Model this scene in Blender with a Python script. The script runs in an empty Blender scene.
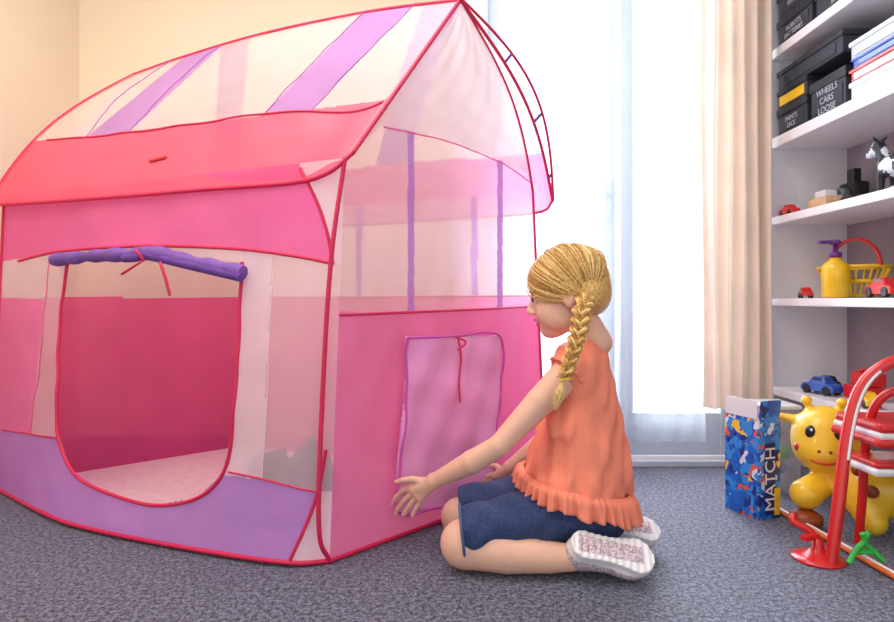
import bpy, bmesh, math, random
import numpy as np
from mathutils import Vector, Matrix
random.seed(4); rng=np.random.RandomState(3)
F=620.0; H=0.65
# image pixel plus an estimated depth -> room position in metres
def P(px,py,d): return Vector(((px-447)/F*d, d, H-(py-300)/F*d))
def to_pixel(v):  # inverse of P: room position -> image pixel coordinates
    v=np.asarray(v); return 447+v[...,0]/v[...,1]*F, 300-(v[...,2]-H)/v[...,1]*F
def S2L(c):
    return tuple(((x/255)/12.92 if x/255<=.04045 else ((x/255+.055)/1.055)**2.4) for x in c[:3])+(1,)
# ------------------------------------------------------------------ materials
def mat(name,col,rough=.6,var=.08,scale=30,bump=0,bscale=200,metal=0,coat=0,col2=None,emis=0,sss=0,spec=.5):
    m=bpy.data.materials.new(name); m.use_nodes=True; nt=m.node_tree; b=nt.nodes['Principled BSDF']
    tc=nt.nodes.new('ShaderNodeTexCoord'); n=nt.nodes.new('ShaderNodeTexNoise'); n.inputs['Scale'].default_value=scale; n.inputs['Detail'].default_value=4
    nt.links.new(tc.outputs['Object'],n.inputs['Vector'])
    r=nt.nodes.new('ShaderNodeValToRGB'); c=S2L(col)
    c2=S2L(col2) if col2 else tuple(max(0,x*(1-var*2)) for x in c[:3])+(1,)
    r.color_ramp.elements[0].color=c2; r.color_ramp.elements[1].color=c
    r.color_ramp.elements[0].position=.35; r.color_ramp.elements[1].position=.62
    nt.links.new(n.outputs['Fac'],r.inputs['Fac']); nt.links.new(r.outputs['Color'],b.inputs['Base Color'])
    b.inputs['Roughness'].default_value=rough; b.inputs['Metallic'].default_value=metal
    b.inputs['Coat Weight'].default_value=coat; b.inputs['Specular IOR Level'].default_value=spec
    if sss: 
        b.inputs['Subsurface Weight'].default_value=sss; b.inputs['Subsurface Radius'].default_value=(.012,.005,.003); b.inputs['Subsurface Scale'].default_value=1
    if bump:
        n2=nt.nodes.new('ShaderNodeTexNoise'); n2.inputs['Scale'].default_value=bscale; n2.inputs['Detail'].default_value=3
        nt.links.new(tc.outputs['Object'],n2.inputs['Vector'])
        bp=nt.nodes.new('ShaderNodeBump'); bp.inputs['Strength'].default_value=bump; bp.inputs['Distance'].default_value=.004
        nt.links.new(n2.outputs['Fac'],bp.inputs['Height']); nt.links.new(bp.outputs['Normal'],b.inputs['Normal'])
    return m
def fabric(name,col,trans=.45,alpha=.1,var=.05,gloss=0):
    m=bpy.data.materials.new(name); m.use_nodes=True; nt=m.node_tree; nt.nodes.clear()
    o=nt.nodes.new('ShaderNodeOutputMaterial'); d=nt.nodes.new('ShaderNodeBsdfDiffuse'); t=nt.nodes.new('ShaderNodeBsdfTranslucent'); tr=nt.nodes.new('ShaderNodeBsdfTransparent')
    tc=nt.nodes.new('ShaderNodeTexCoord'); n=nt.nodes.new('ShaderNodeTexNoise'); n.inputs['Scale'].default_value=5
    nt.links.new(tc.outputs['Object'],n.inputs['Vector'])
    r=nt.nodes.new('ShaderNodeValToRGB'); c=S2L(col); r.color_ramp.elements[0].color=tuple(x*(1-2*var) for x in c[:3])+(1,); r.color_ramp.elements[1].color=c
    r.color_ramp.elements[0].position=.3;r.color_ramp.elements[1].position=.7
    nt.links.new(n.outputs['Fac'],r.inputs['Fac'])
    nt.links.new(r.outputs['Color'],d.inputs['Color']); nt.links.new(r.outputs['Color'],t.inputs['Color'])
    tr.inputs['Color'].default_value=tuple(.35*x+.65 for x in c[:3])+(1,)
    m1=nt.nodes.new('ShaderNodeMixShader'); m1.inputs[0].default_value=trans
    m2=nt.nodes.new('ShaderNodeMixShader'); m2.inputs[0].default_value=alpha
    nt.links.new(d.outputs[0],m1.inputs[1]); nt.links.new(t.outputs[0],m1.inputs[2])
    src=m1.outputs[0]
    if gloss:
        g=nt.nodes.new('ShaderNodeBsdfGlossy'); g.inputs['Roughness'].default_value=.38; m3=nt.nodes.new('ShaderNodeMixShader'); m3.inputs[0].default_value=gloss
        nt.links.new(src,m3.inputs[1]); nt.links.new(g.outputs[0],m3.inputs[2]); src=m3.outputs[0]
    nt.links.new(src,m2.inputs[1]); nt.links.new(tr.outputs[0],m2.inputs[2]); nt.links.new(m2.outputs[0],o.inputs[0])
    return m
# ------------------------------------------------------------------ mesh helpers
COL=bpy.context.scene.collection
def empty(name,loc=(0,0,0)):
    e=bpy.data.objects.new(name,None); e.empty_display_size=.05; COL.objects.link(e); return e
def link(o,parent): 
    COL.objects.link(o)
    if parent: o.parent=parent
    return o
def mesh(name,verts,faces,mats,parent=None,idx=None,smooth=True):
    me=bpy.data.meshes.new(name); me.from_pydata([tuple(map(float,v)) for v in verts],[],[tuple(map(int,f)) for f in faces])
    if not isinstance(mats,(list,tuple)): mats=[mats]
    for m in mats: me.materials.append(m)
    if idx is not None: me.polygons.foreach_set('material_index',np.array(idx,dtype=np.int32))
    if smooth: me.polygons.foreach_set('use_smooth',np.ones(len(me.polygons),dtype=bool))
    me.update(); return link(bpy.data.objects.new(name,me),parent)
def box(name,c,s,m,parent=None,rz=0,bevel=.004,rot=None):
    bm=bmesh.new(); bmesh.ops.create_cube(bm,size=1)
    bmesh.ops.scale(bm,vec=s,verts=bm.verts)
    if bevel: bmesh.ops.bevel(bm,geom=bm.edges[:],offset=min(bevel,min(s)*.4),segments=2,affect='EDGES',profile=.6)
    me=bpy.data.meshes.new(name); bm.to_mesh(me); bm.free(); me.materials.append(m)
    R=rot if rot is not None else Matrix.Rotation(rz,4,'Z')
    me.transform(Matrix.Translation(c)@R); 
    return link(bpy.data.objects.new(name,me),parent)
def tube(name,pts,r,m,parent=None,cyclic=False,radii=None,res=3,many=None):
    cu=bpy.data.curves.new(name,'CURVE'); cu.dimensions='3D'; cu.bevel_depth=r; cu.bevel_resolution=res; cu.use_fill_caps=True
    for j,pp in enumerate(many if many else [pts]):
        sp=cu.splines.new('POLY'); sp.points.add(len(pp)-1)
        for i,p in enumerate(pp):
            sp.points[i].co=(p[0],p[1],p[2],1)
            if radii is not None: sp.points[i].radius=radii[i] if not many else radii[j][i]
        sp.use_cyclic_u=cyclic; sp.use_smooth=True
    cu.materials.append(m); return link(bpy.data.objects.new(name,cu),parent)
def lathe(name,prof,c,m,parent=None,n=32,axis=None,mats=None,idxf=None):
    V=[];Fc=[];I=[]
    for r,z in prof:
        for k in range(n):
            a=2*math.pi*k/n; V.append(Vector((r*math.cos(a),r*math.sin(a),z)))
    for i in range(len(prof)-1):
        for k in range(n):
            Fc.append((i*n+k,i*n+(k+1)%n,(i+1)*n+(k+1)%n,(i+1)*n+k)); I.append(idxf(i) if idxf else 0)
    Fc.append(tuple(range(n))[::-1]); I.append(I[0]); Fc.append(tuple((len(prof)-1)*n+k for k in range(n))); I.append(I[-2])
    q=Vector((0,0,1)).rotation_difference(Vector(axis)) if axis is not None else None
    V=[(q@v if q else v)+Vector(c) for v in V]
    return mesh(name,V,Fc,mats or m,parent,I)
def catmull(pts,n=200):
    p=np.array([tuple(x) for x in pts],dtype=float); q=np.vstack([2*p[0]-p[1],p,2*p[-1]-p[-2]]); out=[]
    for i in range(len(p)-1):
        a,b,c,d=q[i:i+4]
        for t in np.linspace(0,1,24,endpoint=False):
            out.append(.5*((2*b)+(c-a)*t+(2*a-5*b+4*c-d)*t*t+(3*b-a-3*c+d)*t**3))
    out.append(p[-1]); out=np.array(out); L=np.r_[0,np.cumsum(np.linalg.norm(np.diff(out,axis=0),axis=1))]; L/=L[-1]
    s=np.linspace(0,1,n); return np.stack([np.interp(s,L,out[:,k]) for k in range(out.shape[1])],1)
def cfun(pts):
    c=catmull(pts,300); s0=np.linspace(0,1,300)
    return lambda s: np.stack([np.interp(s,s0,c[:,k]) for k in range(3)],-1)
# ------------------------------------------------------------------ implicit modelling
class SDF:
    def __init__(s): s.ops=[]
    def cap(s,a,b,ra,rb,k=.008,op='u'): s.ops.append(('c',np.array(tuple(a),float),np.array(tuple(b),float),ra,rb,k,op)); return s
    def chain(s,pts,rs,k=.008):
        for i in range(len(pts)-1): s.cap(pts[i],pts[i+1],rs[i],rs[i+1],k if i==0 else .003)
        return s
    def ell(s,c,r,k=.008,op='u',R=None): s.ops.append(('e',np.array(tuple(c),float),np.array(tuple(r),float),R,0,k,op)); return s
    def fn(s,f,k=.004,op='u'): s.ops.append(('f',f,0,0,0,k,op)); return s
    def __call__(s,X,Y,Z):
        D=None
        for t,a,b,c,d,k,op in s.ops:
            if t=='c':
                ab=b-a; L=max(ab@ab,1e-12); x=X-a[0];y=Y-a[1];z=Z-a[2]
                h=np.clip((x*ab[0]+y*ab[1]+z*ab[2])/L,0,1)
                v=np.sqrt((x-h*ab[0])**2+(y-h*ab[1])**2+(z-h*ab[2])**2)-(c+h*(d-c))
            elif t=='e':
                x=X-a[0];y=Y-a[1];z=Z-a[2]
                k0=np.sqrt((x/b[0])**2+(y/b[1])**2+(z/b[2])**2); k1=np.sqrt((x/b[0]**2)**2+(y/b[1]**2)**2+(z/b[2]**2)**2)+1e-9
                v=k0*(k0-1)/k1
            else: v=a(X,Y,Z)
            if D is None: D=v; continue
            if op=='add': D=D+v; continue
            if op=='u':
                h=np.clip(.5+.5*(D-v)/k,0,1); D=D*(1-h)+v*h-k*h*(1-h)
            elif op=='s':
                h=np.clip(.5-.5*(D+v)/k,0,1); D=D*(1-h)-v*h+k*h*(1-h)
            elif op=='i':
                h=np.clip(.5-.5*(v-D)/k,0,1); h=1-h; D=D*(1-h)+v*h+k*h*(1-h)
        return D
def nets(name,f,lo,hi,h,mats,parent=None,M=None,midx=None,smooth=True):
    lo=np.array(tuple(lo),float);hi=np.array(tuple(hi),float); n=np.ceil((hi-lo)/h).astype(int)+1
    ax=[(lo[i]+h*np.arange(n[i])).astype(np.float32) for i in range(3)]
    X,Y,Z=np.meshgrid(*ax,indexing='ij'); v=f(X,Y,Z).astype(np.float32)
    v[0]=v[-1]=abs(h); v[:,0]=v[:,-1]=abs(h); v[:,:,0]=v[:,:,-1]=abs(h)
    s=v<0; c=tuple(k-1 for k in v.shape); cnt=np.zeros(c,np.int8)
    offs=[(i,j,k) for i in(0,1) for j in(0,1) for k in(0,1)]
    for o in offs: cnt+=s[o[0]:o[0]+c[0],o[1]:o[1]+c[1],o[2]:o[2]+c[2]]
    I,J,K=np.nonzero((cnt>0)&(cnt<8)); idx=-np.ones(c,np.int64); idx[I,J,K]=np.arange(len(I))
    acc=np.zeros((len(I),3)); num=np.zeros(len(I)); base=np.stack([I,J,K],1).astype(float)
    for o in offs:
        for a in range(3):
            if o[a]==1: continue
            o2=list(o); o2[a]=1
            va=v[I+o[0],J+o[1],K+o[2]]; vb=v[I+o2[0],J+o2[1],K+o2[2]]; cr=(va<0)!=(vb<0)
            t=np.where(cr,va/np.where(cr,va-vb,1),0)
            p=base+np.array(o); p[:,a]+=t; acc+=p*cr[:,None]; num+=cr
    Vt=lo+acc/num[:,None]*h; Fs=[]
    def quads(sa,sb,cells):
        cr=sa!=sb; i=np.nonzero(cr); q=np.stack([cl[i] for cl in cells],1); fl=~sa[i]; q[fl]=q[fl][:,::-1]; Fs.append(q)
    quads(s[:-1,1:-1,1:-1],s[1:,1:-1,1:-1],[idx[:,:-1,:-1],idx[:,1:,:-1],idx[:,1:,1:],idx[:,:-1,1:]])
    quads(s[1:-1,:-1,1:-1],s[1:-1,1:,1:-1],[idx[:-1,:,:-1],idx[:-1,:,1:],idx[1:,:,1:],idx[1:,:,:-1]])
    quads(s[1:-1,1:-1,:-1],s[1:-1,1:-1,1:],[idx[:-1,:-1,:],idx[1:,:-1,:],idx[1:,1:,:],idx[:-1,1:,:]])
    Q=np.vstack(Fs); Q=Q[(Q>=0).all(1)]
    mi=midx(Vt[Q].mean(1)) if midx else None
    if M is not None:
        R=np.array(M.to_3x3()); Vt=Vt@R.T+np.array(M.translation)
    return mesh(name,Vt,Q,mats,parent,mi,smooth)
def pip(px,py,poly):
    r=np.zeros(px.shape,bool); n=len(poly)
    for i in range(n):
        x1,y1=poly[i]; x2,y2=poly[(i+1)%n]
        if y1==y2: continue
        r^=((y1>py)!=(y2>py))&(px<(x2-x1)*(py-y1)/(y2-y1)+x1)
    return r
# ------------------------------------------------------------------ ROOM
def carpet_mat():
    m=bpy.data.materials.new('carpet_loop'); m.use_nodes=True; nt=m.node_tree; b=nt.nodes['Principled BSDF']
    tc=nt.nodes.new('ShaderNodeTexCoord')
    v=nt.nodes.new('ShaderNodeTexNoise'); v.inputs['Scale'].default_value=210; v.inputs['Detail'].default_value=2
    n=nt.nodes.new('ShaderNodeTexNoise'); n.inputs['Scale'].default_value=90; n.inputs['Detail'].default_value=5
    for x in (v,n): nt.links.new(tc.outputs['Object'],x.inputs['Vector'])
    a=nt.nodes.new('ShaderNodeMath'); a.operation='ADD'; nt.links.new(v.outputs['Fac'],a.inputs[0]); nt.links.new(n.outputs['Fac'],a.inputs[1])
    a2=nt.nodes.new('ShaderNodeMath'); a2.operation='MULTIPLY'; a2.inputs[1].default_value=.5; nt.links.new(a.outputs[0],a2.inputs[0])
    r=nt.nodes.new('ShaderNodeValToRGB'); r.color_ramp.elements[0].position=.43; r.color_ramp.elements[1].position=.60
    r.color_ramp.elements[0].color=S2L((22,25,38)); r.color_ramp.elements[1].color=S2L((126,132,160))
    nt.links.new(a2.outputs[0],r.inputs['Fac']); nt.links.new(r.outputs['Color'],b.inputs['Base Color'])
    bp=nt.nodes.new('ShaderNodeBump'); bp.inputs['Strength'].default_value=.8; bp.inputs['Distance'].default_value=.006
    nt.links.new(a2.outputs[0],bp.inputs['Height']); nt.links.new(bp.outputs['Normal'],b.inputs['Normal'])
    b.inputs['Roughness'].default_value=.65; b.inputs['Sheen Weight'].default_value=.2
    return m
m_wall=mat('wall_paint',(248,244,238),.8,.01,3); m_wallw=mat('wall_paint_warm',(246,230,206),.8,.01,3)
m_white=mat('white_gloss_paint',(236,242,248),.4,.01); m_frame=mat('window_frame_paint',(196,210,224),.4,.02); m_trim=mat('trim_paint',(240,242,246),.4,.01)
m_shelf=mat('shelf_laminate',(240,238,244),.35,.01); m_shelfback=mat('shelf_back_panel',(158,146,154),.6,.02)
box('floor',(-.1,.6,-.02),(3.9,4.9,.04),carpet_mat(),bevel=0)
box('wall_left',(-1.79,.9,1.25),(.08,4.2,2.5),m_wallw,bevel=0)
box('wall_right',(1.61,.7,1.25),(.08,3.7,2.5),m_wall,bevel=0)
box('wall_back',(-.88,2.99,1.25),(1.80,.08,2.5),m_wallw,bevel=0)
box('wall_return',(.05,2.71,1.25),(.06,.50,2.5),m_wall,bevel=0)
box('wall_window_side',(.11,2.50,1.25),(.10,.10,2.5),m_wall,bevel=0)
box('wall_window_right',(1.36,2.50,1.25),(.42,.10,2.5),m_wall,bevel=0)
box('wall_window_top',(.655,2.50,2.35),(.99,.10,.3),m_wall,bevel=0)
box('ceiling',(-.1,.9,2.54),(3.9,4.3,.08),m_wall,bevel=0)
box('baseboard_back',(1.0,2.437,.02),(1.1,.02,.04),m_trim)
w=empty('window_1')
for nm,c,s in [('frame_left',(.19,2.5,1.1),(.06,.06,2.2)),('frame_right',(1.12,2.5,1.1),(.06,.06,2.2)),('meeting_stile_1',(.64,2.5,1.1),(.06,.05,2.2)),('meeting_stile_2',(.715,2.49,1.1),(.05,.05,2.2)),
  ('bottom_rail',(.655,2.5,.10),(.9,.05,.2)),('sill',(.655,2.46,.012),(.99,.1,.024)),('top_rail',(.655,2.5,2.17),(.93,.06,.07)),('handle_plate',(.64,2.465,1.05),(.03,.012,.16)),('handle',(.625,2.448,1.07),(.09,.014,.018))]:
    box(nm,c,s,m_frame,w)
# curtains
def curtain(name,x0,x1,y,z0,z1,folds,amp,m,parent=None,zb=None):
    nx,nz=int(folds*18),50; V=[];Q=[]
    for j in range(nz+1):
        t=j/nz
        for i in range(nx+1):
            s=i/nx; zz=z0+(z1-z0)*t+(zb(s)*(1-t) if zb else 0)
            a=amp*(.6+.4*t)
            V.append((x0+(x1-x0)*s+.006*math.sin(7*t+9*s)*(1-t), y+a*math.sin(2*math.pi*folds*s+.6*math.sin(3*t+5*s))+.3*a*math.sin(31*s+2*t), zz))
    for j in range(nz):
        for i in range(nx):
            b=j*(nx+1)+i; Q.append((b,b+1,b+nx+2,b+nx+1))
    return mesh(name,V,Q,m,parent)
m_sheer=fabric('sheer_voile',(236,242,250),.6,.66); m_drape=fabric('cream_drape',(240,222,208),.12,.0)
curtain('sheer_curtain',.20,1.0,2.405,.10,2.2,11,.010,m_sheer)
curtain('drape_curtain',.975,1.236,2.36,.24,2.25,5,.026,m_drape,zb=lambda s:-.02*s)
tube('curtain_rail',[(.1,2.38,2.26),(1.3,2.38,2.26)],.012,m_white)
# ------------------------------------------------------------------ TENT
tent=empty('play_tent')
T_mesh=fabric('tent_white_mesh',(255,250,253),.5,.52,.02); T_pink=fabric('tent_pink',(255,122,190),.5,.07,.05,.04); T_pur=fabric('tent_lilac',(210,160,240),.4,.07,.05,.04)
T_wht=fabric('tent_white_cloth',(252,244,249),.5,.18,.03); T_sal=fabric('tent_salmon',(250,112,142),.4,.07,.05,.04); T_lp=fabric('tent_light_pink',(255,148,202),.45,.08,.05,.04)
T_deep=fabric('tent_deep_pink',(255,100,176),.5,.22); T_cream=fabric('tent_cream_mesh',(250,243,240),.5,.50,.02); T_rpur=fabric('tent_roof_lilac',(208,160,224),.45,.12)
TM=[T_mesh,T_pink,T_pur,T_wht,T_sal,T_lp,T_deep,T_cream,T_rpur]
m_pipe=mat('crimson_piping',(218,32,86),.5,.03); m_purp=mat('purple_cloth',(128,86,178),.7,.15,14,.3,60)
C0=(-.29,1.53,.0);C1=(.35,2.19,.0);C2=(-.90,2.75,.0);C3=(-1.58,2.15,.0)
E0=(-.255,1.55,1.005);E1=(.30,2.17,1.03);E2=(-.88,2.70,1.02);E3=(-1.52,2.13,1.0)
PR=(.04,1.87,1.555);PL=(-1.24,2.45,1.54)
class Surf:
    def __init__(s,lo,hi,n,bulge=0,wr=.003,bow=None,seed=0):
        s.lo=cfun(lo); s.hi=cfun(hi) if len(hi)>1 else (lambda q:np.broadcast_to(np.array(hi[0],float),np.shape(q)+(3,)))
        s.n=np.array(n,float)/np.linalg.norm(n); s.b=bulge; s.wr=wr; s.bow=bow; s.seed=seed
    def pos(s,a,t,off=0):
        a=np.asarray(a,float);t=np.asarray(t,float)
        p=(1-t)[...,None]*s.lo(a)+t[...,None]*s.hi(a)
        d=s.b*np.sin(np.pi*t)*np.sin(np.pi*a)+off
        k=s.seed
        d=d+s.wr*(np.sin(a*17+t*9+k)+.6*np.sin(a*41-t*23+2*k)+.4*np.sin(a*13+t*47+k))*np.sin(np.pi*np.clip(a,0,1))**.5*np.sin(np.pi*np.clip(t,0,1))**.5
        p=p+d[...,None]*s.n
        if s.bow is not None: p=p+s.bow(a,t)
        return p
    def grid(s,name,na,nt,cls,parent,off=0):
        A,T=np.meshgrid(np.linspace(0,1,na+1),np.linspace(0,1,nt+1),indexing='ij'); V=s.pos(A,T,off)
        c=(V[:-1,:-1]+V[1:,:-1]+V[1:,1:]+V[:-1,1:])/4; ix=cls(c).ravel()
        I,J=np.meshgrid(np.arange(na),np.arange(nt),indexing='ij'); b=(I*(nt+1)+J).ravel()
        Q=np.stack([b,b+nt+1,b+nt+2,b+1],1); k=ix>=0
        o=mesh(name,V.reshape(-1,3),Q[k],TM,parent,ix[k])
        bm=bmesh.new(); bm.from_mesh(o.data); bmesh.ops.delete(bm,geom=[v for v in bm.verts if not v.link_faces],context='VERTS'); bm.to_mesh(o.data); bm.free()
        return o
    def inv(s,px,py,g=(.5,.5),off=0):
        x=np.array(g,float)
        for _ in range(30):
            def f(q): u,v=to_pixel(s.pos(q[0],q[1],off)); return np.array([u-px,v-py])
            r=f(x); e=1e-3; Jm=np.stack([(f(x+[e,0])-r)/e,(f(x+[0,e])-r)/e],1)
            try: st=np.linalg.solve(Jm,r)
            except Exception: break
            x=x-np.clip(st,-.15,.15); x=np.clip(x,-.02,1.02)
        return x
    def line(s,pts,n=60,off=.002,g=(.5,.5)):
        q=[]; 
        for p in pts: g=s.inv(p[0],p[1],g,off); q.append(g)
        q=catmull(q,n) if len(q)>2 else np.linspace(q[0],q[1],n)
        return s.pos(q[:,0],q[:,1],off)
def pipe(name,pts,r=.0045,m=None): return tube(name,pts,r,m or m_pipe,tent)
front=Surf([C0,(-.395,1.51,.005),(-.65,1.59,.005),(-.96,1.715,.005),(-1.17,1.83,.005),C3],[E0,(-.7,1.735,1.0),(-1.1,1.925,1.0),E3],(-.43,-.9,0),.02,.004,seed=1)
awn=[(-60,268),(0,262),(50,253),(100,248),(150,246),(200,247),(250,250),(300,257),(334,264)]
door=[(68,262),(60,330),(57,390),(57,430),(70,468),(100,490),(150,505),(195,499),(222,475),(232,430),(238,350),(242,262)]
arc=[(300,168),(316,200),(327,232),(333,264)]
def fcls(c):
    u,v=to_pixel(c); r=np.zeros(u.shape,int)
    r[pip(u,v,[(243,240),(273,240),(262,478),(226,480)])]=3
    r[pip(u,v,[(-90,297),(44,299),(30,440),(-90,440)])]=5
    r[pip(u,v,[(-90,420),(0,430),(58,438),(70,468),(100,490),(150,505),(195,499),(222,475),(270,481),(318,492),(306,525),(280,580),(200,640),(-150,700)])]=2
    r[pip(u,v,[(318,492),(306,525),(280,580),(360,590),(345,492)])]=3
    r[pip(u,v,awn+[(360,150),(360,60),(-100,60)])]=1
    r[pip(u,v,arc+[(350,264),(370,150),(300,150)])]=3
    r[pip(u,v,door)]=-1
    return r
front.grid('front_wall',330,250,fcls,tent)
pipe('awning_seam',front.line(awn[1:],g=(.9,.7))); pipe('door_piping',front.line(door,160,g=(.8,.7)),.005)
pipe('awning_arc',front.line(arc,g=(.1,.9)))
pipe('base_seam_right',front.line([(228,472),(270,481),(318,492)],g=(.3,.1)),.0025)
pipe('base_seam_left',front.line([(2,430),(30,434),(57,438)],g=(.95,.1)),.0025)
pipe('corner_arc',front.line([(326,450),(318,492),(306,525),(290,560)],g=(.05,.3)))
pipe('panel_seam_1',front.line([(273,254),(268,370),(262,478)],g=(.3,.7)),.0015,T_wht); pipe('panel_seam_2',front.line([(50,255),(42,340),(30,433)],g=(.8,.7)),.002,T_lp)
s=np.linspace(0,1,120); one=np.ones(120)
pipe('front_hem',front.pos(s,0*s)+[0,0,.006],.006); 
tt=np.linspace(0,1,60)
pipe('corner_near',catmull([Vector(C0)+Vector((0,0,.006)),Vector((-.31,1.50,.10)),Vector((-.305,1.515,.4)),Vector((-.285,1.525,.75)),Vector(E0)],80),.006)
pipe('corner_left',front.pos(one[:60],tt),.006)
right=Surf([C0,C1],[E0,E1],(.72,-.695,0),.015,.004,seed=3)
def rcls(c):
    u,v=to_pixel(c); r=np.zeros(u.shape,int); r[c[...,2]<.620]=5
    st=((abs(u-411)<3.2)|(abs(u-500)<2.8))&(c[...,2]>=.62); r[st]=2
    return r
right.grid('side_wall',200,220,rcls,tent)
pipe('side_seam',right.pos(s,one*.609,.002),.0035); pipe('side_hem',right.pos(s,0*s)+[0,0,.006],.006); pipe('corner_far',right.pos(one[:60],tt),.005); 
def gbow(a,t):
    k=np.sin(np.pi*t); w=np.clip((a-.3)/.7,0,1)
    return np.stack([.045*w*k,.05*w*k,.03*w*k+.012*(1-w)*k],-1)
gable=Surf([E0,E1],[PR],(.72,-.695,0),.015,.003,gbow,seed=5)
def gcls(c):
    u,v=to_pixel(c); r=np.full(u.shape,3); r[pip(u,v,[(300,200),(383,125),(440,137),(500,160),(560,190),(560,230),(300,230)])]=0
    r[(abs(u-411)<3.2)&(r==0)]=2; r[(abs(u-500)<2.8)&(r==0)]=2
    return r
gable.grid('side_gable',140,120,gcls,tent)
pipe('gable_seam',gable.line([(384,127),(440,139),(500,162),(530,182)],g=(.3,.2)),.002,T_lp)
g1=gable.pos(one[:60],tt); pipe('gable_edge_far',g1,.005)
# roof front
def rbow(a,t): 
    k=np.sin(np.pi*t); w=np.clip((a-.6)/.4,0,1); return np.stack([-.05*w*k,-.02*w*k,.02*w*k+0*t],-1)
roof=Surf([(-.235,1.555,1.02),(-.30,1.545,.965),(-.405,1.60,.952),(-.677,1.70,.952),(-1.04,1.86,.956),(-1.507,2.08,.97),(-1.60,2.17,1.0)],
          [PR,(-.25,1.99,1.575),(-.65,2.18,1.585),(-1.0,2.34,1.565),PL],(-.3,-.6,.75),.03,.003,rbow,seed=7)
div=[(47,140),(120,133),(210,122),(300,111),(386,100)]
st1=[(83,140),(128,133),(228,40),(200,44)]; st2=[(262,116),(312,110),(418,0),(372,4)]
def roofcls(c):
    u,v=to_pixel(c); r=np.full(u.shape,7)
    for st in (st1,st2): r[pip(u,v,st)]=8
    r[pip(u,v,[(-200,160)]+div+[(460,90),(460,300),(-200,300)])]=4
    return r
roof.grid('roof_front',300,170,roofcls,tent)
pipe('roof_seam',roof.line(div,g=(.9,.5)),.003); pipe('eave_front',roof.pos(s,0*s),.006); pipe('ridge',roof.pos(s,one),.006)
pipe('roof_edge_near',roof.pos(0*one[:60],tt),.006); pipe('roof_edge_left',roof.pos(one[:60],tt),.006)
for i,st in enumerate((st1,st2)):
    for k,(a,b) in enumerate(((st[0],st[3]),(st[1],st[2]))): pipe('stripe_seam_%d_%d'%(i,k),roof.line([a,b],20,g=(.6,.6)),.0015,T_rpur)
lb=roof.line([(150,161),(166,157)],12,.004,g=(.6,.3)); pipe('roof_label',lb,.005,mat('label_red',(225,60,50),.6))
# roof back
def bbow(a,t):
    k=np.sin(np.pi*t); w=np.clip((.35-a)/.35,0,1); return np.stack([.055*w*k,.03*w*k,.03*w*k+0*t],-1)
roofb=Surf([(.375,2.20,1.0),(.33,2.27,.97),(.05,2.36,.96),(-.5,2.60,.96),(-.9,2.78,1.0)],[PR,(-.25,1.99,1.573),(-.65,2.18,1.583),(-1.0,2.34,1.563),PL],(.3,.6,.75),.02,.003,bbow,seed=9)
def rbcls(c):
    z=c[...,2]; r=np.full(z.shape,7); x=c[...,0]
    r[z<1.16]=5; a=x+.45*(c[...,1]-2.2); r[(abs(a+.75)<.05)&(z>=1.16)]=8; r[(abs(a+.15)<.05)&(z>=1.16)]=8
    return r
roofb.grid('roof_back',160,90,rbcls,tent)
pipe('eave_back',roofb.pos(s,0*s),.005); pipe('roof_edge_far',roofb.pos(0*one[:60],tt),.0055)
pipe('hoop_outer',[Vector(p)+Vector((.028*math.sin(math.pi*k/59),-.012,.03*math.sin(math.pi*k/59))) for k,p in enumerate(roofb.pos(0*one[:60],tt))],.0045)
for k,f in enumerate((.12,.4,.7)): 
    p=roofb.pos(0.,f); q=Vector(p)+Vector((.028*math.sin(math.pi*f),-.012,.03*math.sin(math.pi*f))); tube('hoop_loop_%d'%k,[p,q],.005,m_purp,tent)
back=Surf([C1,C2],[E1,E2],(.42,.9,0),-.01,.004,seed=11); left=Surf([C3,C2],[E3,E2],(-.7,.7,0),0,.004,seed=12)
def bcls(c):
    r=np.zeros(c.shape[:-1],int); r[c[...,2]<.66]=6; x=c[...,0]
    for x0 in (.1,-.35,-.82): r[(abs(x-x0)<.012)&(r==0)]=2
    return r
back.grid('back_wall_panel',160,120,bcls,tent); left.grid('left_wall_panel',90,120,bcls,tent)
pipe('back_seam',back.pos(s,one*.645,-.004),.003); pipe('back_hem',back.pos(s,0*s)+[0,0,.006],.005); pipe('back_corner',back.pos(one[:60],tt),.005)
gl=Surf([E3,E2],[PL],(-.7,.7,0),0,.003); gl.grid('left_gable',50,50,lambda c:np.full(c.shape[:-1],3),tent)
fl=[Vector(p)+Vector((0,0,.004)) for p in front.pos(np.linspace(0,1,20),np.zeros(20))]+[Vector((C2[0],C2[1],.004)),Vector((C1[0],C1[1],.004))]
mesh('groundsheet',fl,[tuple(range(len(fl)))],mat('groundsheet_nylon',(246,230,240),.5,.05),tent,smooth=False)
# rolled door
def fp_(x,y,off,g=(.5,.7)): return front.pos(*front.inv(x,y,g,off),off)
rl=catmull([fp_(x,y,.026) for x,y in ((54,260),(95,256),(135,254),(150,252),(195,262),(243,273))],60)
rad=[1+.14*math.sin(i*.9)+.1*math.sin(i*.37) for i in range(60)]; rad[27]=rad[28]=.7
tube('door_roll',rl,.018,m_purp,tent,radii=rad,res=6)
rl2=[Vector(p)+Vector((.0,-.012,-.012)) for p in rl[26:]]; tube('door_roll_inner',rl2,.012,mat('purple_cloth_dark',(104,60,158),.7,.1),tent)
for nm,pp in (('door_tie_1',[(136,250),(144,260),(122,274)]),('door_tie_2',[(160,262),(166,280),(170,296)])):
    tube(nm,[fp_(x,y,.055 if i<2 else .04) for i,(x,y) in enumerate(pp)],.004,m_pipe,tent)
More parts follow.
